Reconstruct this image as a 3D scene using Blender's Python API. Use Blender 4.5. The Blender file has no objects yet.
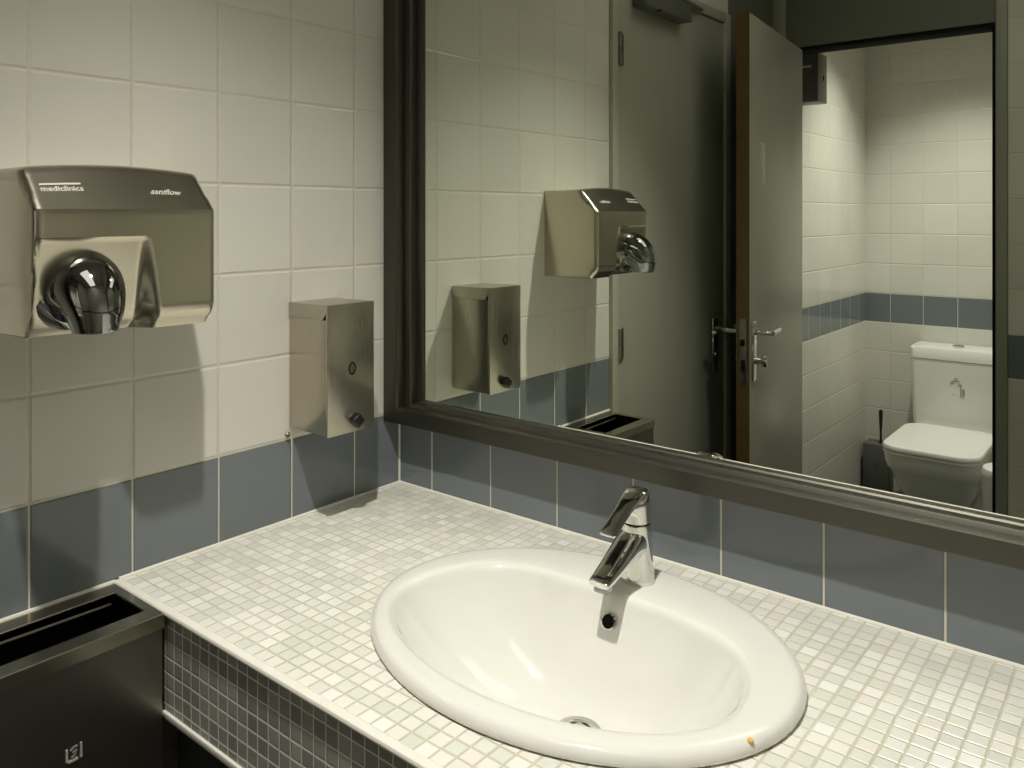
import bpy, bmesh, math, random
from mathutils import Vector, Matrix
random.seed(7)
SC = bpy.context.scene
COL = SC.collection
PI = math.pi

# ---------------------------------------------------------------- camera
cam_data = bpy.data.cameras.new('camera')
cam = bpy.data.objects.new('camera', cam_data); COL.objects.link(cam)
cam.location = (1.2140, -1.1992, 1.4025)
cam.rotation_euler = (PI / 2, 0, 0.7051)
cam_data.sensor_width = 36
cam_data.lens = 825.087 / 1024 * 36
cam_data.shift_x = (512 - 470.942) / 1024
cam_data.shift_y = (214.051 - 384) / 1024
cam_data.clip_start = .02
SC.camera = cam

# ---------------------------------------------------------------- world, lights, exposure
w = bpy.data.worlds.new('world'); SC.world = w; w.use_nodes = True
w.node_tree.nodes['Background'].inputs[0].default_value = (.5, .5, .42, 1)
w.node_tree.nodes['Background'].inputs[1].default_value = .02
SC.view_settings.view_transform = 'Standard'
SC.view_settings.look = 'None'
SC.view_settings.gamma = 1
SC.view_settings.use_curve_mapping = False
SC.view_settings.exposure = 0.0

def spot(name, loc, energy, cone, blend, radius, color, target=None):
    l = bpy.data.lights.new(name, 'SPOT'); l.energy = energy; l.spot_size = math.radians(cone)
    l.spot_blend = blend; l.shadow_soft_size = radius; l.color = color
    o = bpy.data.objects.new(name, l); COL.objects.link(o); o.location = loc
    if target:
        d = Vector(target) - Vector(loc); o.rotation_euler = d.to_track_quat('-Z', 'Y').to_euler()
    return o
WARM = (1, .975, .895)
spot('downlight_beam', (.75, -.835, 2.56), 120, 88, 1.0, .022, WARM, (.72, -.50, .85))
spot('cubicle_downlight_beam', (.48, -2.78, 2.56), 112, 96, 1.0, .035, (1, .985, .94))
ar = bpy.data.lights.new('soft_fill_light', 'AREA'); ar.energy = 3.2; ar.shape = 'RECTANGLE'; ar.size = 1.1; ar.size_y = .5; ar.color = WARM  # added soft fill that lifts the ambient level, no fixture of the room
aro = bpy.data.objects.new('soft_fill_light', ar); COL.objects.link(aro); aro.location = (.95, -1.1, 2.55)

# ---------------------------------------------------------------- node helpers
class NT:
    def __init__(s, name):
        s.m = bpy.data.materials.new(name); s.m.use_nodes = True
        s.t = s.m.node_tree; s.b = s.t.nodes['Principled BSDF']; s.n = s.t.nodes; s.l = s.t.links
    def link(s, a, b): s.l.new(a, b)
    def setin(s, sock, v):
        if hasattr(v, 'is_linked'): s.l.new(v, sock)
        elif v is not None: sock.default_value = v
    def math(s, op, a, b=None, c=None, clamp=False):
        n = s.n.new('ShaderNodeMath'); n.operation = op; n.use_clamp = clamp
        s.setin(n.inputs[0], a); s.setin(n.inputs[1], b)
        if c is not None: s.setin(n.inputs[2], c)
        return n.outputs[0]
    def mix(s, f, a, b):
        n = s.n.new('ShaderNodeMix'); n.data_type = 'RGBA'
        s.setin(n.inputs[0], f); s.setin(n.inputs[6], a); s.setin(n.inputs[7], b)
        return n.outputs[2]
    def smooth(s, v, a, b, lo=0.0, hi=1.0):
        n = s.n.new('ShaderNodeMapRange'); n.interpolation_type = 'SMOOTHSTEP'
        s.setin(n.inputs[0], v)
        for i, q in enumerate((a, b, lo, hi)): n.inputs[1 + i].default_value = q
        return n.outputs[0]
    def pos(s):
        g = s.n.new('ShaderNodeNewGeometry'); x = s.n.new('ShaderNodeSeparateXYZ')
        s.l.new(g.outputs['Position'], x.inputs[0]); return x.outputs, g
    def comb(s, x, y, z):
        n = s.n.new('ShaderNodeCombineXYZ')
        for i, q in enumerate((x, y, z)): s.setin(n.inputs[i], q)
        return n.outputs[0]
    def noise(s, vec, scale, detail=2, rough=.5):
        n = s.n.new('ShaderNodeTexNoise'); s.setin(n.inputs['Vector'], vec)
        n.inputs['Scale'].default_value = scale; n.inputs['Detail'].default_value = detail; n.inputs['Roughness'].default_value = rough
        return n.outputs['Fac']
    def white(s, vec):
        n = s.n.new('ShaderNodeTexWhiteNoise'); n.noise_dimensions = '3D'; s.setin(n.inputs['Vector'], vec)
        return n.outputs['Value']
    def bump(s, h, dist, strength=1.0, normal=None):
        n = s.n.new('ShaderNodeBump'); n.inputs['Distance'].default_value = dist; n.inputs['Strength'].default_value = strength
        s.setin(n.inputs['Height'], h)
        if normal is not None: s.l.new(normal, n.inputs['Normal'])
        return n.outputs[0]
    def ramp(s, v, stops):
        n = s.n.new('ShaderNodeValToRGB'); s.setin(n.inputs[0], v); e = n.color_ramp.elements
        e[0].position, e[0].color = stops[0][0], (*stops[0][1], 1)
        e[1].position, e[1].color = stops[-1][0], (*stops[-1][1], 1)
        for p, c in stops[1:-1]:
            q = e.new(p); q.color = (*c, 1)
        return n.outputs[0]

def plain(name, color, rough=.4, metal=0.0, coat=0.0, noise=0.0, nscale=20, bump=0.0, spec=.5):
    t = NT(name)
    p, g = t.pos()
    col = (*color, 1)
    nz = t.noise(g.outputs['Position'], nscale, 3)
    if noise:
        lo = tuple(c * (1 - noise) for c in color); hi = tuple(min(1, c * (1 + noise)) for c in color)
        t.link(t.mix(nz, (*lo, 1), (*hi, 1)), t.b.inputs['Base Color'])
    else: t.b.inputs['Base Color'].default_value = col
    t.b.inputs['Roughness'].default_value = rough; t.b.inputs['Metallic'].default_value = metal
    t.b.inputs['Coat Weight'].default_value = coat; t.b.inputs['Specular IOR Level'].default_value = spec
    if bump: t.link(t.bump(nz, bump), t.b.inputs['Normal'])
    return t.m

def brushed(name, color, rough, axis='z', scale=900, strength=.000012, rvar=.06):
    """metal with fine straight brushing along one axis"""
    t = NT(name); p, g = t.pos()
    f = {'x': (4, scale, scale), 'y': (scale, 4, scale), 'z': (scale, scale, 4)}[axis]
    v = t.comb(t.math('MULTIPLY', p[0], f[0]), t.math('MULTIPLY', p[1], f[1]), t.math('MULTIPLY', p[2], f[2]))
    nz = t.noise(v, 1, 3, .6)
    big = t.noise(g.outputs['Position'], 9, 2)
    t.b.inputs['Metallic'].default_value = 1
    t.link(t.mix(nz, (*[c * .95 for c in color], 1), (*[min(1, c * 1.04) for c in color], 1)), t.b.inputs['Base Color'])
    t.link(t.math('ADD', rough - rvar / 2, t.math('MULTIPLY', t.math('ADD', nz, big), rvar / 2)), t.b.inputs['Roughness'])
    t.link(t.bump(nz, strength), t.b.inputs['Normal'])
    return t.m

def dist_line(t, c, c0, pitch):
    """distance from coordinate c to the nearest line c0 + k*pitch"""
    f = t.math('FRACT', t.math('ADD', t.math('DIVIDE', t.math('SUBTRACT', c, c0), pitch), .5))
    return t.math('MULTIPLY', t.math('ABSOLUTE', t.math('SUBTRACT', f, .5)), pitch)
def cell(t, c, c0, pitch):
    return t.math('FLOOR', t.math('DIVIDE', t.math('SUBTRACT', c, c0), pitch))

def wall_tiles(name, axis, u0, faint=False):
    """150 mm glazed wall tiles, one blue-grey course 0.85 to 0.9975 m up"""
    t = NT(name); p, g = t.pos(); u = p[axis]; z = p[2]
    up = t.math('GREATER_THAN', z, .9975)
    zo = t.math('SUBTRACT', z, t.math('ADD', .85, t.math('MULTIPLY', up, .1475)))
    pitch = t.math('ADD', .1475, t.math('MULTIPLY', up, .0042))
    fz = t.math('FRACT', t.math('ADD', t.math('DIVIDE', zo, pitch), .5))
    dz = t.math('MULTIPLY', t.math('ABSOLUTE', t.math('SUBTRACT', fz, .5)), .15)
    du = dist_line(t, u, u0, .15)
    d = t.math('MINIMUM', t.math('MINIMUM', du, dz), t.math('ABSOLUTE', u))
    blue = t.math('MULTIPLY', t.math('GREATER_THAN', z, .85), t.math('LESS_THAN', z, .9975))
    if faint:   # white tiles butted closely side by side
        d = t.math('MINIMUM', t.math('ADD', du, t.math('MULTIPLY', t.math('SUBTRACT', 1, blue), .0010)), dz)
    grout = t.smooth(d, .0009, .0017, 1, 0)
    cu = cell(t, u, u0, .15); cz = t.math('FLOOR', t.math('DIVIDE', zo, pitch))
    rnd = t.white(t.comb(cu, cz, t.math('MULTIPLY', up, 7)))
    nz = t.noise(g.outputs['Position'], 3, 3)
    v = t.math('ADD', .93, t.math('MULTIPLY', t.math('ADD', rnd, nz), .07))
    whitec = t.mix(nz, (.66, .635, .57, 1), (.72, .695, .63, 1))
    bluec = t.mix(nz, (.165, .185, .197, 1), (.185, .207, .220, 1))
    tile = t.mix(blue, whitec, bluec)
    m = t.n.new('ShaderNodeVectorMath'); m.operation = 'SCALE'; t.link(tile, m.inputs[0]); t.link(v, m.inputs['Scale'])
    gn = t.noise(g.outputs['Position'], 60, 3)
    gc = t.mix(gn, (.56, .52, .40, 1), (.74, .70, .58, 1))
    t.link(t.mix(grout, m.outputs[0], gc), t.b.inputs['Base Color'])
    t.link(t.smooth(grout, 0, 1, .14, .75), t.b.inputs['Roughness'])
    h = t.smooth(d, .0008, .0042)
    wav = t.noise(g.outputs['Position'], 11, 1)
    n1 = t.bump(wav, .0012, .5)
    # each tile sits a hair out of plane with its neighbours
    t.link(t.bump(h, .0011, .9, n1), t.b.inputs['Normal'])
    return t.m

def mosaic(name, a, b, a0, b0, pitch, stops, grout_lo, grout_hi, gw=.0011, rough=.18, depth=.0009):
    t = NT(name); p, g = t.pos(); U, V = p[a], p[b]
    wob = t.math('MULTIPLY', t.math('SUBTRACT', t.noise(g.outputs['Position'], 14, 1), .5), .0022)
    U = t.math('ADD', U, wob); V = t.math('SUBTRACT', V, wob)
    cu, cv = cell(t, U, a0, pitch), cell(t, V, b0, pitch)
    d = t.math('MINIMUM', dist_line(t, U, a0, pitch), dist_line(t, V, b0, pitch))
    grout = t.smooth(d, gw * .7, gw * 1.5, 1, 0)
    rnd = t.white(t.comb(cu, cv, 3.0))
    col = t.ramp(rnd, stops)
    gn = t.noise(g.outputs['Position'], 9, 3)
    gc = t.mix(gn, (*grout_lo, 1), (*grout_hi, 1))
    t.link(t.mix(grout, col, gc), t.b.inputs['Base Color'])
    t.link(t.smooth(grout, 0, 1, rough, .8), t.b.inputs['Roughness'])
    tilt = t.math('MULTIPLY', rnd, .3)
    t.link(t.bump(t.math('ADD', t.smooth(d, gw * .6, gw * 2.6), t.math('MULTIPLY', t.noise(g.outputs['Position'], 120, 2), .12)), depth), t.b.inputs['Normal'])
    return t.m

M = {}
M['tile_left'] = wall_tiles('glazed_tiles_left', 1, -.1227)
M['tile_mirror'] = wall_tiles('glazed_tiles_mirror', 0, .0917)
M['tile_cubicle'] = wall_tiles('glazed_tiles_cubicle', 0, .118, True)
M['tile_cubicle_side'] = wall_tiles('glazed_tiles_cubicle_side', 1, -.1227, True)
M['tile_far'] = wall_tiles('glazed_tiles_far', 0, .118)
M['mosaic_top'] = mosaic('cream_mosaic', 0, 1, .1636, -.591, .02155,
    [(0, (.68, .68, .61)), (.3, (.74, .74, .67)), (.55, (.79, .77, .70)), (.8, (.86, .85, .79)), (1, (.78, .73, .66))], (.46, .41, .27), (.70, .66, .54), gw=.0008)
M['mosaic_front'] = mosaic('grey_green_mosaic', 0, 2, .1636, .7195, .02155,
    [(0, (.26, .275, .235)), (.5, (.33, .345, .30)), (1, (.42, .435, .385))], (.80, .78, .72), (.88, .86, .80), gw=.0009, rough=.2, depth=.0014)
M['grout'] = plain('white_silicone', (.80, .77, .69), .45, noise=.08, nscale=40)
M['paint'] = plain('grey_green_laminate', (.30, .30, .24), .38, noise=.05, nscale=4)
M['door'] = plain('pale_grey_laminate', (.36, .36, .30), .34, noise=.05, nscale=4)
M['door_frame'] = plain('grey_green_frame_paint', (.42, .42, .34), .4)
M['panel'] = plain('dark_shaded_laminate', (.15, .15, .12), .42, noise=.05, nscale=4)  # darker copy of the laminate; the transom's shade is put into the colour
M['dark'] = plain('near_black_rubber', (.012, .012, .010), .9, spec=.1)
M['black'] = plain('black_plastic', (.008, .008, .008), .35)
M['shade_black'] = plain('under_counter_shade', (.02, .02, .018), .4)  # near-black colour painting the shade below the counter
M['floor'] = plain('dark_grey_vinyl', (.10, .10, .09), .4, noise=.2, nscale=60)
M['ceiling'] = plain('matt_ceiling_paint', (.45, .44, .38), .9, noise=.03)
M['ceramic'] = plain('warm_white_ceramic', (.80, .785, .73), .07, coat=.5)
M['toilet'] = plain('white_ceramic', (.84, .84, .80), .08, coat=.3)
M['seat'] = plain('white_seat_plastic', (.86, .86, .82), .25)
M['chrome'] = plain('chrome', (.72, .72, .69), .045, metal=1)
M['dark_chrome'] = plain('nozzle_chrome', (.32, .33, .32), .05, metal=1)
M['steel'] = brushed('brushed_steel', (.50, .47, .39), .28, 'z')
M['steel_h'] = brushed('brushed_steel_horizontal', (.58, .54, .44), .24, 'y')
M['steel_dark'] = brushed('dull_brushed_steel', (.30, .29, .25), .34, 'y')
M['frame'] = brushed('dark_bronze_brushed_frame', (.105, .102, .084), .42, 'x', 500, .00003)
M['hinge'] = plain('dull_hinge_steel', (.28, .27, .22), .35, metal=1)
M['edge'] = plain('brown_door_edging', (.10, .055, .018), .5, noise=.25, nscale=30)
M['grey_metal'] = plain('grey_painted_metal', (.11, .11, .095), .4)
M['print'] = plain('silver_print', (.62, .60, .52), .4, metal=.3)
M['print_dark'] = plain('grey_print', (.25, .25, .24), .5)
M['stain'] = plain('orange_stain', (.75, .42, .08), .5)
M['brush_box'] = plain('grey_brush_holder', (.11, .11, .10), .35)
M['bright'] = plain('pale_sticker', (.55, .55, .48), .4)
t = NT('mirror_silver'); t.b.inputs['Base Color'].default_value = (.81, .85, .75, 1); t.b.inputs['Metallic'].default_value = 1
t.b.inputs['Roughness'].default_value = 0; M['mirror'] = t.m
t = NT('lamp_diffuser'); t.b.inputs['Emission Color'].default_value = (1, .96, .82, 1); t.b.inputs['Emission Strength'].default_value = 12
t.b.inputs['Base Color'].default_value = (.8, .8, .75, 1); M['lamp'] = t.m

# ---------------------------------------------------------------- mesh helpers
def bx(bm, x0, x1, y0, y1, z0, z1, bev=0.0, seg=2, rot=None):
    n0 = len(bm.verts)
    r = bmesh.ops.create_cube(bm, size=1)
    vs = r['verts']
    for v in vs:
        v.co = Vector(((x0 + x1) / 2 + v.co.x * (x1 - x0), (y0 + y1) / 2 + v.co.y * (y1 - y0), (z0 + z1) / 2 + v.co.z * (z1 - z0)))
    if bev > 0:
        es = list({e for v in vs for e in v.link_edges})
        r2 = bmesh.ops.bevel(bm, geom=es, offset=bev, segments=seg, affect='EDGES', profile=.5)
        vs = list({v for v in r2['verts']} | {v for v in vs if v.is_valid})
    if rot is not None:
        bmesh.ops.transform(bm, matrix=rot, verts=[v for v in vs if v.is_valid])
    return vs

def loft(bm, rings, cap0=True, cap1=True, closed=True):
    R = [[bm.verts.new(p) for p in ring] for ring in rings]
    n = len(R[0])
    for i in range(len(R) - 1):
        for j in range(n if closed else n - 1):
            k = (j + 1) % n
            bm.faces.new((R[i][j], R[i][k], R[i + 1][k], R[i + 1][j]))
    if cap0: bm.faces.new(list(reversed(R[0])))
    if cap1: bm.faces.new(R[-1])
    return R

def circ(c, r, n=32, ax='z', r2=None):
    r2 = r if r2 is None else r2
    o = []
    for i in range(n):
        a = 2 * PI * i / n; u, v = r * math.cos(a), r2 * math.sin(a)
        if ax == 'z': o.append((c[0] + u, c[1] + v, c[2]))
        elif ax == 'x': o.append((c[0], c[1] + u, c[2] + v))
        else: o.append((c[0] + u, c[1], c[2] + v))
    return o

def lathe(bm, c, prof, ax='z', n=32, cap0=True, cap1=True):
    """prof: list of (radius, offset along axis)"""
    rings = []
    for r, h in prof:
        cc = list(c); cc['xyz'.index(ax)] += h
        rings.append(circ(cc, max(r, 1e-5), n, ax))
    return loft(bm, rings, cap0, cap1)

def rrect(cx, cy, z, hx, hy, r, n=6):
    """rounded rectangle ring in the horizontal plane"""
    o = []
    for (sx, sy, a0) in ((1, 1, 0), (-1, 1, PI / 2), (-1, -1, PI), (1, -1, 3 * PI / 2)):
        for i in range(n + 1):
            a = a0 + PI / 2 * i / n
            o.append((cx + sx * (hx - r) + r * math.cos(a), cy + sy * (hy - r) + r * math.sin(a), z))
    return o

def cat(pts, k=6):
    """Catmull-Rom resampling of tuples"""
    P = [pts[0]] + list(pts) + [pts[-1]]; out = []
    for i in range(1, len(P) - 2):
        for s in range(k):
            t = s / k
            out.append(tuple(.5 * (2 * b + (c - a) * t + (2 * a - 5 * b + 4 * c - d) * t * t + (-a + 3 * b - 3 * c + d) * t ** 3)
                             for a, b, c, d in zip(P[i - 1], P[i], P[i + 1], P[i + 2])))
    out.append(tuple(pts[-1])); return out

def tube(bm, pts, r, n=16):
    """pts list of (x,y,z) or with radius as 4th value"""
    P = [Vector(p[:3]) for p in pts]; up = None; rings = []
    for i, p in enumerate(P):
        d = (P[min(i + 1, len(P) - 1)] - P[max(i - 1, 0)]).normalized()
        if up is None: up = d.orthogonal().normalized()
        up = (up - d * up.dot(d)).normalized(); s = d.cross(up)
        rr = pts[i][3] if len(pts[i]) > 3 else r
        rings.append([tuple(p + up * rr * math.cos(2 * PI * j / n) + s * rr * math.sin(2 * PI * j / n)) for j in range(n)])
    return loft(bm, rings)

def obj(name, bm, mat, parent=None, smooth=True, angle=38):
    bmesh.ops.remove_doubles(bm, verts=bm.verts, dist=1e-6)
    bmesh.ops.recalc_face_normals(bm, faces=bm.faces)
    me = bpy.data.meshes.new(name); bm.to_mesh(me); bm.free()
    if smooth:
        for p in me.polygons: p.use_smooth = True
        me.set_sharp_from_angle(angle=math.radians(angle))
    for m_ in (mat if isinstance(mat, (list, tuple)) else [mat]): me.materials.append(M[m_] if isinstance(m_, str) else m_)
    o = bpy.data.objects.new(name, me); COL.objects.link(o)
    if parent is not None:
        o.parent = parent
        o.matrix_parent_inverse = Matrix.Translation(-world_loc(parent))
    return o
def world_loc(o):
    v = Vector(o.location)
    if o.parent is not None and o.parent.type == 'EMPTY' and o.type == 'MESH':
        return Vector((0, 0, 0)) if v.length == 0 else v
    return v
def thing(name, label, cat_, loc, group=None):
    o = bpy.data.objects.new(name, None); COL.objects.link(o); o.location = loc; o.empty_display_size = .05
    o['label'] = label; o['category'] = cat_
    if group: o['group'] = group
    return o
def struct(name, bm, mat, **k):
    o = obj(name, bm, mat, **k); o['kind'] = 'structure'; return o
def NB(): return bmesh.new()
def text_bm(txt, size, extrude, mat4, shear=0.0, bold=0.0, width=None):
    c = bpy.data.curves.new('lettering', 'FONT'); c.body = txt; c.size = size; c.extrude = extrude; c.shear = shear; c.offset = bold
    o = bpy.data.objects.new('lettering', c); COL.objects.link(o)
    dg = bpy.context.evaluated_depsgraph_get(); me = bpy.data.meshes.new_from_object(o.evaluated_get(dg))
    bm = NB(); bm.from_mesh(me); COL.objects.unlink(o); bpy.data.objects.remove(o); bpy.data.meshes.remove(me)
    xs = [v.co.x for v in bm.verts]; x0, x1 = min(xs), max(xs)
    s = width / (x1 - x0) if width else 1
    for v in bm.verts: v.co.x = (v.co.x - x0) * s
    bmesh.ops.transform(bm, matrix=mat4, verts=bm.verts); return bm

# ================================================================ SETTING
H = 2.62; YF = -2.098; YB = -3.395; XR = 1.62; XC = .93
bm = NB()
bx(bm, -.1, 0, -.842, .1, 0, H); bx(bm, -.1, 0, -1.66, -.842, 2.115, H)
struct('wall_left', bm, 'tile_left', smooth=False)
bm = NB(); bx(bm, -.1, 0, YB - .1, YF - .1, 0, H); struct('wall_cubicle_left', bm, 'tile_cubicle_side', smooth=False)
bm = NB(); bx(bm, -.1, 0, YF - .1, -1.66, 0, H); struct('trim_1', bm, 'panel', smooth=False)
bm = NB(); bx(bm, 0, XR + .1, 0, .1, 0, H); struct('wall_mirror', bm, 'tile_mirror', smooth=False)
bm = NB()
bx(bm, .791, XR, YF - .1, YF, 0, H)
struct('wall_far', bm, 'tile_far', smooth=False)
bm = NB(); bx(bm, .051, .756, YF - .08, YF - .002, 2.055, H); struct('trim_2', bm, 'panel', smooth=False)
bm = NB(); bx(bm, 0, XC + .1, YB - .1, YB, 0, H); struct('wall_cubicle_back', bm, 'tile_cubicle', smooth=False)
bm = NB(); bx(bm, XC, XC + .1, YB, YF - .1, 0, H); struct('wall_cubicle_right', bm, 'tile_cubicle_side', smooth=False)
bm = NB(); bx(bm, XR, XR + .1, YF, 0, 0, H); struct('wall_right', bm, 'tile_left', smooth=False)
bm = NB(); bx(bm, -.1, XR + .1, YB - .1, .1, -.1, 0); struct('floor', bm, 'floor', smooth=False)
bm = NB(); bx(bm, -.1, XR + .1, YB - .1, .1, H, H + .1); struct('ceiling', bm, 'ceiling', smooth=False)
# silicone bead along the joint of counter and tiles
bm = NB()
for pts in ([(0.0008, -.595), (0.0008, -.0008)], [(0.0008, -.0008), (1.618, -.0008)]):
    (xa, ya), (xb, yb) = pts
    tube(bm, [(xa, ya, .851), (xb, yb, .851)], .0034, 8)
tube(bm, [(.0006, -.0006, .852), (.0006, -.0006, .985)], .0026, 8)
struct('trim_3', bm, 'grout')
bm = NB(); bx(bm, -.001, .0050, -.842, -.60, .845, .8525, .0015); struct('trim_4', bm, 'grout')
bm = NB(); bx(bm, .1525, 1.618, -.585, -.57, .001, .6985); struct('shade_sheet', bm, 'shade_black', smooth=False)  # added dark sheet in place of the shaded space under the counter

# ---- door_1: closed door in the left wall, seen only in the mirror
d1 = bpy.data.objects.new('door_1', None); COL.objects.link(d1); d1.location = (0, -1.25, 0); d1['kind'] = 'structure'
bm = NB()
bx(bm, -.1, .012, -.877, -.843, 0, 2.112, .002); bx(bm, -.1, .012, -1.658, -1.616, 0, 2.112, .002); bx(bm, -.1, .012, -1.6165, -.8765, 2.078, 2.112, .002)
obj('door_frame', bm, 'door_frame', d1)
bm = NB(); bx(bm, -.042, .004, -1.612, -.881, .006, 2.073, .0015); obj('door_leaf', bm, 'door', d1)
def hinge(x, y, z, parent):
    bm = NB(); lathe(bm, (x, y, z - .048), [(.004, 0), (.0075, .003), (.0075, .046), (.0055, .0475), (.0055, .0485), (.0075, .05), (.0075, .093), (.004, .096)], n=14)
    bx(bm, x - .009, x - .002, y - .026, y + .022, z - .045, z + .045, .001)
    return obj('hinge', bm, 'hinge', parent)
for z in (1.875, 1.03, .24): hinge(.013, -.879, z, d1)
bm = NB(); bx(bm, .004, .053, -1.262, -.965, 2.01, 2.066, .004); cl = obj('door_closer', bm, 'grey_metal', d1)
bm = NB(); lathe(bm, (.045, -1.05, 2.0085), [(.009, -.0), (.009, .004)], n=16); obj('closer_screw', bm, 'dark', cl)
bm = NB(); tube(bm, [(.03, -1.08, 2.068), (.035, -1.26, 2.078), (.02, -1.40, 2.082)], .007, 8); obj('closer_arm', bm, 'grey_metal', cl)
# lever handle on its long plate
def lever_handle(parent, M4, thumb=False):
    """plate in local xz plane, lever projecting along local -y, grip along local +x"""
    def put(bm): bmesh.ops.transform(bm, matrix=M4, verts=bm.verts)
    bm = NB(); bx(bm, -.02, .02, -.008, 0, -.125, .065, .0035, 3); put(bm); pl = obj('handle_plate', bm, 'chrome', parent)
    bm = NB(); tube(bm, cat([(0, -.004, .03), (0, -.035, .03), (.008, -.053, .03), (.03, -.058, .03), (.105, -.056, .03), (.116, -.046, .03)], 4), .0085, 12); put(bm)
    obj('lever', bm, 'chrome', pl)
    bm = NB()
    if thumb:
        lathe(bm, (0, -.030, -.06), [(.012, 0), (.012, .024)], ax='y', n=16)
        bx(bm, -.006, .006, -.044, -.028, -.078, -.042, .003)
    else:
        lathe(bm, (0, -.012, -.06), [(.010, 0), (.010, .006)], ax='y', n=16)
    put(bm); obj('lock_turn' if thumb else 'lock_cylinder', bm, 'chrome', pl)
# local x -> world +y, local -y -> world +x
lever_handle(d1, Matrix(((0, -1, 0, .0045), (1, 0, 0, -1.53), (0, 0, 1, .98), (0, 0, 0, 1))))

# ---- door_2: the open cubicle door with its frame, seen in the mirror
d2 = bpy.data.objects.new('door_2', None); COL.objects.link(d2); d2.location = (.1, YF, 0); d2['kind'] = 'structure'
bm = NB()
bx(bm, .001, .050, YF - .1, YF + .012, 0, H - .002, .002); bx(bm, .757, .790, YF - .1, YF + .012, 0, H - .002, .002)
obj('door_frame', bm, 'paint', d2)
bm = NB(); bx(bm, .0505, .072, YF - .1, YF - .004, 0, 2.0535, .001); bx(bm, .745, .7565, YF - .1, YF - .004, 0, 2.0535, .001); bx(bm, .0725, .7445, YF - .1, YF - .004, 2.040, 2.0535, .001)
obj('rebate_seal', bm, 'dark', d2)
# leaf: inner face from A to B, thickness to the left
A = Vector((.117, -2.090, 0)); dv = Vector((.079, .726, 0)); L2 = dv.length; dv.normalize(); nv = Vector((-dv.y, dv.x, 0))  # nv points -x
M2 = Matrix(((dv.x, nv.x, 0, A.x), (dv.y, nv.y, 0, A.y), (0, 0, 1, 0), (0, 0, 0, 1)))
bm = NB(); bx(bm, 0.0, L2 - .003, 0, .040, .012, 2.040, .001); bmesh.ops.transform(bm, matrix=M2, verts=bm.verts); leaf = obj('door_leaf', bm, 'door', d2)
bm = NB(); bx(bm, L2 - .0028, L2 + .0015, -.0002, .0402, .012, 2.041); bmesh.ops.transform(bm, matrix=M2, verts=bm.verts)
ed = obj('edge_strip', bm, 'edge', d2); ed['label'] = 'brown edge strip'
bm = NB(); bx(bm, L2 + .0015, L2 + .003, .010, .030, .86, 1.07, .0005); bmesh.ops.transform(bm, matrix=M2, verts=bm.verts); lk = obj('lock_plate', bm, 'hinge', d2)
bm = NB(); bx(bm, L2 + .003, L2 + .012, .013, .026, .985, 1.005, .001); bx(bm, L2 + .003, L2 + .004, .013, .026, .90, .94); bmesh.ops.transform(bm, matrix=M2, verts=bm.verts); obj('latch', bm, 'dark', lk)
# handle local -> leaf local: inner face normal is -nv (local y -> nv)
ML = M2 @ Matrix(((-1, 0, 0, L2 - .040), (0, 1, 0, 0), (0, 0, 1, .995), (0, 0, 0, 1)))
lever_handle(d2, ML, True)
ML = M2 @ Matrix(((-1, 0, 0, L2 - .040), (0, -1, 0, .040), (0, 0, 1, .995), (0, 0, 0, 1)))
lever_handle(d2, ML)
bm = NB(); bx(bm, L2 - .185, L2 - .125, -.0012, 0, 1.50, 1.64, .0004); bx(bm, L2 - .172, L2 - .138, -.0022, -.001, 1.575, 1.63, .0004); bx(bm, L2 - .172, L2 - .138, -.0022, -.001, 1.51, 1.56, .0004)
bmesh.ops.transform(bm, matrix=M2, verts=bm.verts); obj('door_plate', bm, 'bright', d2)
for z in (1.85, 1.0, .22):
    bm = NB(); lathe(bm, (.085, YF + .022, z - .05), [(.004, 0), (.0075, .003), (.0075, .097), (.004, .1)], n=14); obj('hinge', bm, 'hinge', d2)

# ================================================================ VANITY COUNTER
CX, CY, CA, CB = .6175, -.296, .289, .2335          # basin outline on the counter
ct = thing('washbasin_counter', 'tiled washstand counter with cream mosaic top and dark mosaic front', 'counter', (1.1, -.3, .70))
bm = NB()
N = 96; x0, x1, y0, y1 = .0015, 1.618, -.592, -.0015
def rectpt(a):
    dx, dy = math.cos(a), math.sin(a); ts = []
    if dx > 1e-9: ts.append((x1 - CX) / dx)
    if dx < -1e-9: ts.append((x0 - CX) / dx)
    if dy > 1e-9: ts.append((y1 - CY) / dy)
    if dy < -1e-9: ts.append((y0 - CY) / dy)
    t = min(ts); return (CX + dx * t, CY + dy * t)
angs = sorted([2 * PI * i / N for i in range(N)] + [math.atan2(y - CY, x - CX) % (2 * PI) for x in (x0, x1) for y in (y0, y1)])
ha, hb = CA - .022, CB - .022
inner = lambda a: (CX + ha * math.cos(a) , CY + hb * math.sin(a))
rings = [[(*inner(a), .836) for a in angs], [(*inner(a), .85) for a in angs], [(*rectpt(a), .85) for a in angs], [(*rectpt(a), .836) for a in angs]]
loft(bm, rings + [rings[0]], False, False)
obj('mosaic_top', bm, 'mosaic_top', ct, smooth=False)
bm = NB(); bx(bm, .1365, 1.618, -.597, -.585, .709, .8424, .0); fr = obj('mosaic_front', bm, 'mosaic_front', ct, smooth=False); fr['label'] = 'dark grey-green mosaic front'
bm = NB()
prof = [(-.5915, .8425), (-.5990, .8425), (-.6015, .8435), (-.603, .8455), (-.603, .8475), (-.6015, .8500), (-.598, .8512), (-.5915, .8512)]
loft(bm, [[(x0, y, z) for y, z in prof], [(x1, y, z) for y, z in prof]])
obj('edge_trim', bm, 'grout', ct)
bm = NB(); bx(bm, .1365, 1.618, -.601, -.56, .699, .7085, .002); obj('bottom_trim', bm, 'grout', ct)

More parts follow.
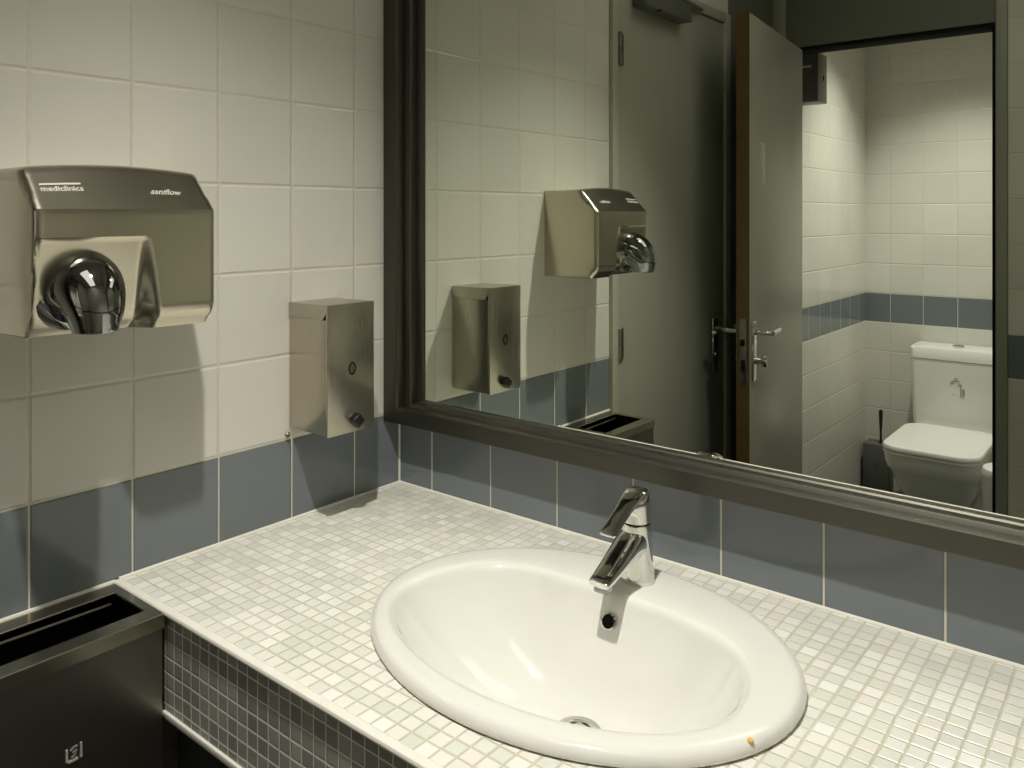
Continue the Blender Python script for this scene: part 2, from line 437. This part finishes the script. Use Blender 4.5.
# ================================================================ WASHBASIN
wb = thing('washbasin', 'oval white ceramic drop-in washbasin set into the mosaic counter', 'washbasin', (CX, CY, .85))
bm = NB(); NA = 96
ICX, ICY, IA, IB = .6125, -.334, .241, .154      # inner bowl outline
DX, DY, DZ = .621, -.285, .720
def sup(a, A_, B_, e):
    c_, s_ = math.cos(a), math.sin(a)
    return A_ * math.copysign(abs(c_) ** (2 / e), c_), B_ * math.copysign(abs(s_) ** (2 / e), s_)
def ring_outer(da, z): return [(CX + (CA - da) * math.cos(2 * PI * i / NA), CY + (CB - da) * math.sin(2 * PI * i / NA), z) for i in range(NA)]
def inner_pt(a, grow=0.0):
    # back edge flatter than the front
    s_ = math.sin(a)
    e = 2.0 + 1.1 * max(0, s_)
    x, y = sup(a, IA + grow, IB + grow, e)
    return ICX + x, ICY + y
def ring_inner(grow, z, f=1.0, cx=None, cy=None):
    o = []
    for i in range(NA):
        x, y = inner_pt(2 * PI * i / NA, grow)
        if f != 1.0:
            x = cx + (x - ICX) * f; y = cy + (y - ICY) * f
        o.append((x, y, z))
    return o
RZ = .8685
rings = [ring_outer(.004, .8502), ring_outer(.0005, .8530), ring_outer(0, .8565), ring_outer(.001, .8610), ring_outer(.0045, .8655), ring_outer(.010, .8680), ring_outer(.016, RZ)]
def blend(t, z):
    a = ring_outer(.016, z); b = ring_inner(.006, z)
    return [((1 - t) * p[0] + t * q[0], (1 - t) * p[1] + t * q[1], z) for p, q in zip(a, b)]
for t_ in (.33, .66): rings.append(blend(t_, RZ + .0002))
rings += [ring_inner(.008, RZ), ring_inner(.003, RZ - .0012), ring_inner(-.001, RZ - .0045), ring_inner(-.004, RZ - .010)]
f0 = 1.0; D = RZ - .010 - DZ
for k in range(1, 23):
    q = k / 22; s = 1 - q ** 1.25 * .905; s = max(s, .095)
    depth = 1 - (s ** 2.7)
    m_ = (1 - s) ** 1.1
    z = RZ - .010 - D * depth ** .95 * (1 / (1 - .095 ** 2.7) ** .95)
    rings.append(ring_inner(-.004, z, s, ICX + (DX - ICX) * m_, ICY + (DY - ICY) * m_))
loft(bm, rings, False, False)
# outside of the bowl under the counter
low = [ring_outer(.004, .8502), ring_outer(.030, .8502), ring_outer(.034, .80), [(DX + .11 * math.cos(2 * PI * i / NA), DY + .09 * math.sin(2 * PI * i / NA), .715) for i in range(NA)], [(DX + .03 * math.cos(2 * PI * i / NA), DY + .03 * math.sin(2 * PI * i / NA), .700) for i in range(NA)]]
loft(bm, low, False, True)
obj('basin', bm, 'ceramic', wb, angle=60)
bm = NB()
lathe(bm, (DX, DY, DZ - .003), [(.031, 0), (.0315, .007), (.030, .0098), (.0225, .0098), (.0195, .005), (.0195, -.002)], n=36, cap0=False, cap1=True)
dr = obj('drain', bm, 'chrome', wb)
bm = NB(); lathe(bm, (DX, DY, DZ), [(.016, 0), (.0165, .0045), (.012, .0085), (.001, .0100)], n=28); obj('drain_plug', bm, 'chrome', dr)
# overflow opening in the back slope
oc = Vector((.6135, -.1975, .8335)); on = Vector((0.02, -.84, .50)).normalized()
bm = NB(); q = on.to_track_quat('Z', 'Y').to_matrix().to_4x4()
lathe(bm, (0, 0, 0), [(.0105, -.004), (.0115, .0006), (.0095, .0014), (.0088, .0004), (.0088, -.003)], n=28, cap0=False, cap1=False)
bmesh.ops.transform(bm, matrix=Matrix.Translation(oc) @ q, verts=bm.verts); ov = obj('overflow', bm, 'chrome', wb)
bm = NB(); lathe(bm, (0, 0, 0), [(.0090, -.003), (.0090, -.0008)], n=24); bmesh.ops.transform(bm, matrix=Matrix.Translation(oc) @ q, verts=bm.verts)
oh = obj('overflow_hole', bm, 'dark', ov)
bm = NB(); lathe(bm, (.886, -.374, .8668), [(.0034, -.001), (.0030, .0002), (.001, .0005)], n=12); st = obj('stain', bm, 'stain', wb); st['label'] = 'small orange spot'

# ================================================================ FAUCET
FX, FY, FZ = .619, -.124, .8687
fc = thing('faucet', 'chrome single lever mixer tap standing behind the washbasin bowl', 'faucet', (FX, FY, FZ))
def F(x, f, z): return (FX + x, FY - f, FZ + z)
bm = NB()
rs = []
for z, r, f in ((0, .0235, 0), (.002, .0242, 0), (.006, .0238, 0), (.03, .0222, .001), (.06, .0212, .003), (.083, .0208, .005), (.086, .0204, .005)):
    rs.append([F(r * math.cos(a), f + r * math.sin(a), z) for a in [2 * PI * i / 40 for i in range(40)]])
loft(bm, rs); obj('body', bm, 'chrome', fc)
def section(f, z, wd, ht, tilt, e=3.2, n=28):
    """super-ellipse section; tilt = direction angle of the path in the f-z plane"""
    o = []
    for i in range(n):
        a = 2 * PI * i / n; u, v = sup(a, wd / 2, ht / 2, e)
        o.append(F(u, f - v * math.sin(tilt), z + v * math.cos(tilt)))
    return o
bm = NB()
sp = cat([(-.004, .062, .034, .040, -.38), (.018, .0595, .042, .036, -.36), (.045, .051, .040, .027, -.34), (.077, .0395, .036, .018, -.32), (.105, .0305, .032, .0115, -.30), (.1085, .0290, .029, .008, -.30)], 4)
loft(bm, [section(*s, e=2.8) for s in sp]); obj('spout', bm, 'chrome', fc)
bm = NB(); bx(bm, FX - .0105, FX + .0105, FY - .1055, FY - .088, FZ + .0165, FZ + .0265, .002); ae = obj('aerator', bm, 'dark_chrome', fc)
bm = NB()
for k in range(4): bx(bm, FX - .0085 + k * .0046, FX - .0055 + k * .0046, FY - .1025, FY - .090, FZ + .0155, FZ + .017)
obj('aerator_mesh', bm, 'dark', ae)
bm = NB()
lathe(bm, F(0, .005, .0875), [(.0196, 0), (.0206, .001), (.0206, .024), (.020, .032), (.0175, .039), (.012, .0425), (.001, .0435)], n=40)
hd = obj('handle_base', bm, 'chrome', fc)
bm = NB()
lv = cat([(-.0130, .1290, .020, .004, .05), (-.006, .1300, .032, .008, -.05), (.008, .1290, .0350, .010, -.22), (.022, .1235, .0310, .0105, -.42), (.042, .1130, .0270, .0085, -.50), (.064, .1010, .0265, .0065, -.50), (.082, .0915, .0270, .005, -.50), (.086, .0895, .024, .003, -.50)], 4)
loft(bm, [section(*s, e=2.6) for s in lv]); obj('lever', bm, 'chrome', hd)
bm = NB(); lathe(bm, F(0, -.034, 0), [(.0028, 0), (.0028, .03), (.0045, .032), (.0045, .038), (.002, .041)], n=12); obj('pop_up_rod', bm, 'chrome', fc)

# ================================================================ MIRROR
P = .047; MX1 = 1.60; MZ0 = .986; MZ1 = 2.12
mr = thing('mirror', 'large wall mirror in a dark bronze metal frame above the counter', 'mirror', (.93, 0, MZ0))
bm = NB(); bx(bm, .03, MX1 - .03, -.0062, -.0008, 1.0, MZ1 - .02); obj('mirror_glass', bm, 'mirror', mr, smooth=False)
bm = NB()
def prism(bm, prof_a, prof_b): loft(bm, [prof_a, prof_b])
# stepped profile; (d outward->inward, protrusion)
pb = [(0, .0008), (0, P - .001), (.001, P), (.029, P), (.0318, P - .0015), (.033, P - .0045), (.0335, .030), (.0365, .0285), (.040, .0265), (.0405, .012), (.043, .0095), (.0435, .0066), (.0435, .0008)]
pl = [(0, .0008), (0, P - .001), (.001, P), (.036, P), (.038, P - .0015), (.0395, .036), (.0405, .0300), (.0575, .0285), (.059, .0265), (.060, .013), (.073, .0115), (.0745, .0066), (.0745, .0008)]
X0 = .0012
bot_a = [(X0 + e[0], -d_[1], MZ0 + d_[0]) for d_, e in zip(pb, pl)]; bot_b = [(MX1 - e[0], -d_[1], MZ0 + d_[0]) for d_, e in zip(pb, pl)]
top_a = [(X0 + e[0], -d_[1], MZ1 - d_[0]) for d_, e in zip(pb, pl)]; top_b = [(MX1 - e[0], -d_[1], MZ1 - d_[0]) for d_, e in zip(pb, pl)]
loft(bm, [bot_a, bot_b, top_b, top_a, bot_a], False, False)
obj('mirror_frame', bm, 'frame', mr, angle=25)

# ================================================================ HAND DRYER
YN, YFAR = -.5265, -.7785      # near-mirror side and far side
hdv = thing('hand_dryer', 'brushed steel hand dryer with chrome swivel nozzle on the tiled wall', 'hand dryer', (0, -.6525, 1.245))
bm = NB()
NY = 72; nozzle_c = (-.713, 1.312)
def prof_dryer():
    pts = [(.0012, 1.245), (.138, 1.245)]
    for i in range(1, 6): pts.append((.138 + .019 * math.sin(i * PI / 10), 1.245 + .006 + .022 * (1 - math.cos(i * PI / 10)) + .004 * i / 5))
    z = pts[-1][1]
    while z < 1.404: pts.append((.157, z)); z += .004
    pts += [(.157, 1.404), (.1562, 1.409)]
    for i in range(1, 9): pts.append((.1562 - .0450 * i / 9, 1.409 + .0480 * i / 9))
    pts += [(.1100, 1.4585), (.106, 1.4610), (.101, 1.462), (.0012, 1.462)]
    return pts
base = prof_dryer()
def smst(a, b, x):
    t = min(1, max(0, (x - a) / (b - a))); return t * t * (3 - 2 * t)
rings = []
ys = []
rr = .010
for i in range(7): ys.append((YN - rr * (1 - math.cos(i * PI / 12)), rr * (1 - math.sin(i * PI / 12))))
for i in range(1, NY): ys.append((YN - rr + (YFAR + rr - (YN - rr)) * i / NY, 0))
for i in range(6, -1, -1): ys.append((YFAR + rr * (1 - math.cos(i * PI / 12)), rr * (1 - math.sin(i * PI / 12))))
CZM = 1.352
for y, ins in ys:
    ring = []
    for x, z in base:
        X, Z = x, z
        if x > .002:
            # inset towards a centre spine to round the ends
            cx_, cz_ = .08, 1.352
            X = x - ins * (1 if x > .13 else (1 if x > .11 and z > 1.4 else .6)) * (1 if x > .1 else 0)
            if z > 1.43: Z = z - ins * .8
            if z < 1.27: Z = z + ins * .9
            # crown of the top
            t_ = 1 - ((y + .6525) / .126) ** 2
            if z > 1.409: Z += .007 * t_ * (z - 1.409) / .05
            # scooped recess around the nozzle
            if X > .10 and Z < 1.372:
                fz = (1.372 - Z) / .127
                e_ = -.607 - .002 - .016 * (1 - fz)
                s_ = smst(e_, e_ - .018 - .010 * fz, y) * (1 - smst(-.772, -.7785, y) * .9)
                X -= s_ * (.030 * fz + .002)
        ring.append((X, y, Z))
    rings.append(ring)
loft(bm, rings); obj('housing', bm, 'steel_h', hdv, angle=28)
bm = NB(); cy_, cz_ = nozzle_c
lathe(bm, (.098, cy_ - .007, cz_ - .004), [(.0555, 0), (.056, .028), (.055, .034), (.052, .037), (.044, .039)], ax='x', n=48)
fl = obj('nozzle_flange', bm, 'dark_chrome', hdv)
bm = NB()
path = cat([(.124, cz_ - .003, .0475), (.139, cz_ - .003, .0482), (.154, cz_ - .008, .0465), (.166, cz_ - .017, .0425), (.1745, cz_ - .030, .0370), (.1775, cz_ - .044, .0315), (.1785, 1.254, .0272)], 5)
rings = []
for i, (x, z, r) in enumerate(path):
    xa, za, _ = path[max(0, i - 1)]; xb, zb, _ = path[min(len(path) - 1, i + 1)]
    tx, tz = xb - xa, zb - za; l_ = math.hypot(tx, tz); tx, tz = tx / l_, tz / l_
    nx, nz_ = -tz, tx
    rings.append([(x + nx * r * math.sin(a), cy_ + r * math.cos(a), z + nz_ * r * math.sin(a)) for a in [2 * PI * j / 40 for j in range(40)]])
last = rings[-1]; cx_, czz = .1785, 1.254
rings.append([((p[0] - cx_) * .9 + cx_, (p[1] - cy_) * .9 + cy_, 1.2537) for p in last])
rings.append([((p[0] - cx_) * .85 + cx_, (p[1] - cy_) * .85 + cy_, 1.275) for p in last])
loft(bm, rings); obj('nozzle', bm, 'dark_chrome', hdv, angle=50)
# raised printing on the sloping top panel
sl = Vector((.0450, 0, -.0480)).normalized()      # down the slope
yv = Vector((0, 1, 0)); nn = yv.cross(-sl).normalized()
if nn.x < 0: nn = -nn
SLEN = math.hypot(.045, .048)
def on_slope(bm, y0_, z0_):
    """lay flat lettering (x across, y up) onto the crowned sloping panel"""
    for v in bm.verts:
        y = y0_ + v.co.x; t_ = (z0_ - 1.409) / .048 + v.co.y / SLEN
        p_ = Vector((.1562 - .045 * t_, y, 1.409 + .048 * t_ + .007 * (1 - ((y + .6525) / .126) ** 2) * t_))
        v.co = p_ + nn * (.0007 + v.co.z)
    return bm
I4 = Matrix.Identity(4)
bm = text_bm('mediclinics', .0115, .0003, I4, bold=.0002, width=.053)
r_ = bmesh.ops.create_grid(bm, x_segments=12, y_segments=1, size=.5)
for v in r_['verts']: v.co = Vector((.026 + v.co.x * .052, .0112 + v.co.y * .003, .0003))
on_slope(bm, -.762, 1.4300)
lg = obj('logo', bm, 'print', hdv, smooth=False)
bm = on_slope(text_bm('saniflow', .0125, .0003, I4, shear=.5, bold=.0002, width=.048), -.618, 1.4275)
obj('lettering', bm, 'print', hdv, smooth=False)

# ================================================================ SOAP DISPENSER
sd = thing('soap_dispenser', 'tall brushed steel soap dispenser box on the wall beside the mirror', 'soap dispenser', (0, -.227, 1.018))
bm = NB(); bx(bm, .0012, .1045, -.2795, -.1745, 1.0185, 1.219, .0015); obj('housing', bm, 'steel', sd)
bm = NB()
pr = [(.0012, 1.2192), (.0950, 1.2192), (.1044, 1.2300), (.1044, 1.2440), (.1030, 1.2450), (.0012, 1.2435)]
loft(bm, [[(x, -.2805, z) for x, z in pr], [(x, -.1735, z) for x, z in pr]]); obj('lid', bm, 'steel', sd, angle=20)
bm = NB(); bx(bm, .1046, .1100, -.2810, -.1730, 1.0175, 1.2450, .0012); fp = obj('front_plate', bm, 'steel', sd)
bm = NB(); ring_a = []
lathe(bm, (.110, -.2255, 1.130), [(.0085, -.001), (.0085, .0008), (.0066, .0012), (.0060, -.0005)], ax='x', n=24, cap0=False, cap1=False)
for v in bm.verts: v.co.z = 1.130 + (v.co.z - 1.130) * 1.35
wi = obj('keyhole_ring', bm, 'dark', fp)
bm = NB(); lathe(bm, (.1095, -.2255, 1.130), [(.0058, -.001), (.0058, .0010)], ax='x', n=20)
for v in bm.verts: v.co.z = 1.130 + (v.co.z - 1.130) * 1.35
obj('keyhole', bm, 'hinge', wi)
bm = NB(); R45 = Matrix.Translation((0, -.2205, 1.0385)) @ Matrix.Rotation(math.radians(38), 4, 'X') @ Matrix.Translation((0, .2205, -1.0385))
bx(bm, .110, .1245, -.2205 - .0095, -.2205 + .0095, 1.0385 - .0095, 1.0385 + .0095, .002, 2, R45)
kn = obj('push_button', bm, 'black', sd)
bm = NB(); lathe(bm, (.1243, -.2205, 1.0385), [(.0075, 0), (.0070, .0022), (.004, .003)], ax='x', n=8); obj('button_cap', bm, 'black', kn)
bm = NB(); lathe(bm, (.004, -.2845, 1.006), [(.004, -.003), (.0055, 0), (.0035, .003)], ax='x', n=10); obj('fixing_clip', bm, 'hinge', sd)

# ================================================================ WASTE BIN (recessed steel bin against the left wall)
bn = thing('waste_bin', 'stainless steel waste bin with open top against the wall beside the counter', 'waste bin', (.07, -.732, .30))
BX0, BX1, BY0, BY1 = .0060, .1500, -.827, -.6040
BZ = .8500
bm = NB()
def rectring(x0_, x1_, y0_, y1_, z): return [(x0_, y0_, z), (x1_, y0_, z), (x1_, y1_, z), (x0_, y1_, z)]
loft(bm, [rectring(BX0, BX1, BY0, BY1, BZ - .0205), rectring(BX0, BX1, BY0, BY1, BZ - .0015), rectring(BX0 + .001, BX1 - .001, BY0 + .001, BY1 - .001, BZ),
          rectring(BX0 + .030, BX1 - .027, BY0 + .014, BY1 - .014, BZ), rectring(BX0 + .031, BX1 - .028, BY0 + .015, BY1 - .015, BZ - .0012), rectring(BX0 + .031, BX1 - .028, BY0 + .015, BY1 - .015, BZ - .003), rectring(BX0 + .002, BX1 - .002, BY0 + .002, BY1 - .002, BZ - .003), rectring(BX0 + .002, BX1 - .002, BY0 + .002, BY1 - .002, BZ - .0205),
          rectring(BX0, BX1, BY0, BY1, BZ - .0205)], False, False)
obj('rim', bm, 'steel_h', bn, smooth=False)
bm = NB()
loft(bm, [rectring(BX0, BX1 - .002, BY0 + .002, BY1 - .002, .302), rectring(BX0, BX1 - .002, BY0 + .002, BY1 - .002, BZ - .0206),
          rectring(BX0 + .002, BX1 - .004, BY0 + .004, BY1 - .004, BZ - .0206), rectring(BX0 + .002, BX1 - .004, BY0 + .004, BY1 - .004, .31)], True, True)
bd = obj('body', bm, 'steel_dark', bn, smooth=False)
bm = NB()
loft(bm, [rectring(BX0 + .004, BX1 - .006, BY0 + .006, BY1 - .006, .35), rectring(BX0 + .004, BX1 - .006, BY0 + .006, BY1 - .006, .8462), rectring(BX0 + .006, BX1 - .008, BY0 + .008, BY1 - .008, .8462), rectring(BX0 + .006, BX1 - .008, BY0 + .008, BY1 - .008, .355)], True, True)
obj('liner', bm, 'black', bn, smooth=False)
bm = NB(); tube(bm, [(BX0 + .034, BY0 + .02, .838), (BX0 + .034, BY1 - .022, .836)], .0022, 8); obj('liner_rail', bm, 'hinge', bn)
# square emblem of bright bars on the front
bm = NB(); EX = BX1 - .0015; ey, ez = -.7265, .7165
def bar(ya, za, yb, zb, wdt):
    d = Vector((0, yb - ya, zb - za)); L = d.length; ang = math.atan2(zb - za, yb - ya)
    T = Matrix.Translation((EX, ey + (ya + yb) / 2, ez + (za + zb) / 2)) @ Matrix.Rotation(ang, 4, 'X')
    bx(bm, -.0004, .0010, -L / 2, L / 2, -wdt / 2, wdt / 2, 0, 1, T)
bar(-.0095, .008, -.0095, -.0075, .0026); bar(-.0078, -.0088, .0045, -.0088, .0028); bar(.0085, .0095, .0085, -.0035, .0024)
bar(.0068, -.0068, .0100, -.0068, .0044)
emb = obj('emblem', bm, 'print', bn)
bm = NB(); bar(-.005, .0045, -.001, .0075, .0016); bar(-.001, .0075, .004, .0075, .0016); bar(-.0035, -.0045, .0005, -.003, .0018); bar(.0005, -.003, .003, .0035, .002); bar(-.002, .0008, .002, .003, .0014)
obj('emblem_figure', bm, 'print_dark', emb)

# ================================================================ CUBICLE: TOILET
TX = .445
tl = thing('toilet', 'white close-coupled toilet with closed lid, reflected in the mirror', 'toilet', (TX, -3.0, 0))
def ringz(cx, cyb, cyf, z, hx, r): # front cyf (greater y), back cyb
    return rrect(cx, (cyb + cyf) / 2, z, hx, (cyf - cyb) / 2, r, 7)
bm = NB()
spec = [(0, .118, -3.38, -2.80, .06), (.03, .115, -3.38, -2.79, .06), (.12, .108, -3.36, -2.77, .06), (.17, .118, -3.30, -2.73, .07), (.24, .148, -3.26, -2.68, .075), (.31, .166, -3.24, -2.645, .08), (.325, .175, -3.24, -2.625, .08), (.36, .180, -3.24, -2.612, .08), (.388, .182, -3.24, -2.608, .08)]
loft(bm, [ringz(TX, b_, f_, z_, hx_, r_) for z_, hx_, b_, f_, r_ in spec]); obj('bowl', bm, 'toilet', tl, angle=35)
bm = NB()
loft(bm, [ringz(TX, -3.12, -2.603, .3885, .182, .085), ringz(TX, -3.12, -2.598, .392, .184, .085), ringz(TX, -3.12, -2.598, .401, .184, .085), ringz(TX, -3.12, -2.602, .403, .182, .085)]); obj('seat', bm, 'seat', tl)
bm = NB()
loft(bm, [ringz(TX, -3.125, -2.599, .404, .184, .088), ringz(TX, -3.125, -2.595, .408, .186, .09), ringz(TX, -3.125, -2.595, .418, .186, .09), ringz(TX, -3.12, -2.600, .425, .182, .086), ringz(TX, -3.09, -2.625, .428, .162, .06)]); obj('lid', bm, 'seat', tl)
bm = NB()
loft(bm, [rrect(TX, -3.295, .389, .180, .088, .02), rrect(TX, -3.295, .42, .187, .092, .022), rrect(TX, -3.295, .714, .192, .095, .022)]); tk = obj('cistern', bm, 'toilet', tl)
bm = NB()
loft(bm, [rrect(TX, -3.295, .7155, .192, .095, .022), rrect(TX, -3.295, .718, .197, .098, .024), rrect(TX, -3.295, .762, .197, .098, .024), rrect(TX, -3.295, .772, .190, .091, .020), rrect(TX, -3.295, .773, .15, .07, .02)]); obj('cistern_lid', bm, 'toilet', tl)
bm = NB(); lathe(bm, (.44, -3.29, .772), [(.026, 0), (.026, .006), (.022, .009), (.018, .009), (.017, .006)], n=28); fb = obj('flush_button', bm, 'chrome', tl)
bm = NB()
ly = -3.1995
def mark(xa, xb, za, zb): bx(bm, xa, xb, ly - .001, ly + .001, za, zb)
mark(.436, .452, .634, .6365); mark(.425, .462, .622, .6245); mark(.420, .434, .612, .6145); mark(.452, .468, .606, .6095)
obj('printed_heading', bm, 'print_dark', tk, smooth=False); bm = NB()
mark(.462, .466, .552, .595); mark(.470, .474, .548, .590); mark(.476, .479, .560, .590); mark(.430, .440, .560, .562); mark(.462, .466, .600, .603)
obj('printed_marks', bm, 'print_dark', tk, smooth=False)
# ---- toilet brush
tb = thing('toilet_brush', 'dark grey square toilet brush holder standing between wall and toilet', 'toilet brush', (.075, -3.335, 0))
bm = NB()
bx(bm, .016, .136, -3.387, -3.284, .008, .245, .004); hol = obj('holder', bm, 'brush_box', tb)
bm = NB(); lathe(bm, (.083, -3.2835, .150), [(.009, -.001), (.009, .0015), (.006, .002)], ax='y', n=18); obj('holder_badge', bm, 'hinge', hol)
bm = NB(); lathe(bm, (.088, -3.335, .236), [(.016, 0), (.016, .010), (.0055, .014), (.005, .06), (.007, .10), (.0095, .155), (.009, .172), (.004, .178)], n=16); obj('handle', bm, 'black', tb)
# ---- box on the cubicle wall
pd = thing('towel_dispenser', 'dark metal dispenser box high on the cubicle wall, seen in the mirror', 'dispenser', (0, -2.39, 1.868))
bm = NB(); bx(bm, .0012, .100, -2.445, -2.330, 1.868, 2.070, .004); obj('housing', bm, 'grey_metal', pd)
bm = NB(); bx(bm, .030, .072, -2.3305, -2.3285, 2.010, 2.020, .0008); s_ = obj('sticker', bm, 'bright', pd); s_['label'] = 'pale strip'
bm = NB(); bx(bm, .0995, .1025, -2.40, -2.393, 1.96, 1.98, .0006); obj('lock', bm, 'dark', pd)
# ---- white pedal bin right of the toilet
pb_ = thing('pedal_bin', 'white rounded bin partly hidden by the cubicle door frame beside the toilet', 'bin', (.744, -2.56, 0))
bm = NB(); lathe(bm, (.744, -2.56, 0), [(.088, 0), (.095, .01), (.098, .385), (.098, .39)], n=40); obj('body', bm, 'seat', pb_)
bm = NB(); lathe(bm, (.744, -2.56, .3905), [(.100, 0), (.102, .012), (.095, .032), (.06, .048), (.002, .053)], n=40); obj('lid', bm, 'seat', pb_)
bm = NB(); bx(bm, .72, .77, -2.465, -2.435, .012, .022, .003); obj('pedal', bm, 'black', pb_)

# ================================================================ LAMPS IN THE CEILING
def lamp(x, y, label):
    o = thing('ceiling_light', label, 'ceiling light', (x, y, H - .03)); o['kind'] = 'structure'
    bm = NB(); lathe(bm, (x, y, H - .0005), [(.058, 0), (.058, -.004), (.045, -.012), (.040, -.008), (.040, -.0015)], n=40, cap0=False, cap1=False); obj('trim_ring', bm, 'hinge', o)
    bm = NB(); lathe(bm, (x, y, H - .002), [(.039, 0), (.039, -.004)], n=32); obj('lamp_lens', bm, 'lamp', o)
lamp(.75, -.835, 'round recessed ceiling downlight over the washbasin')
lamp(.48, -2.78, 'round recessed ceiling downlight over the toilet')
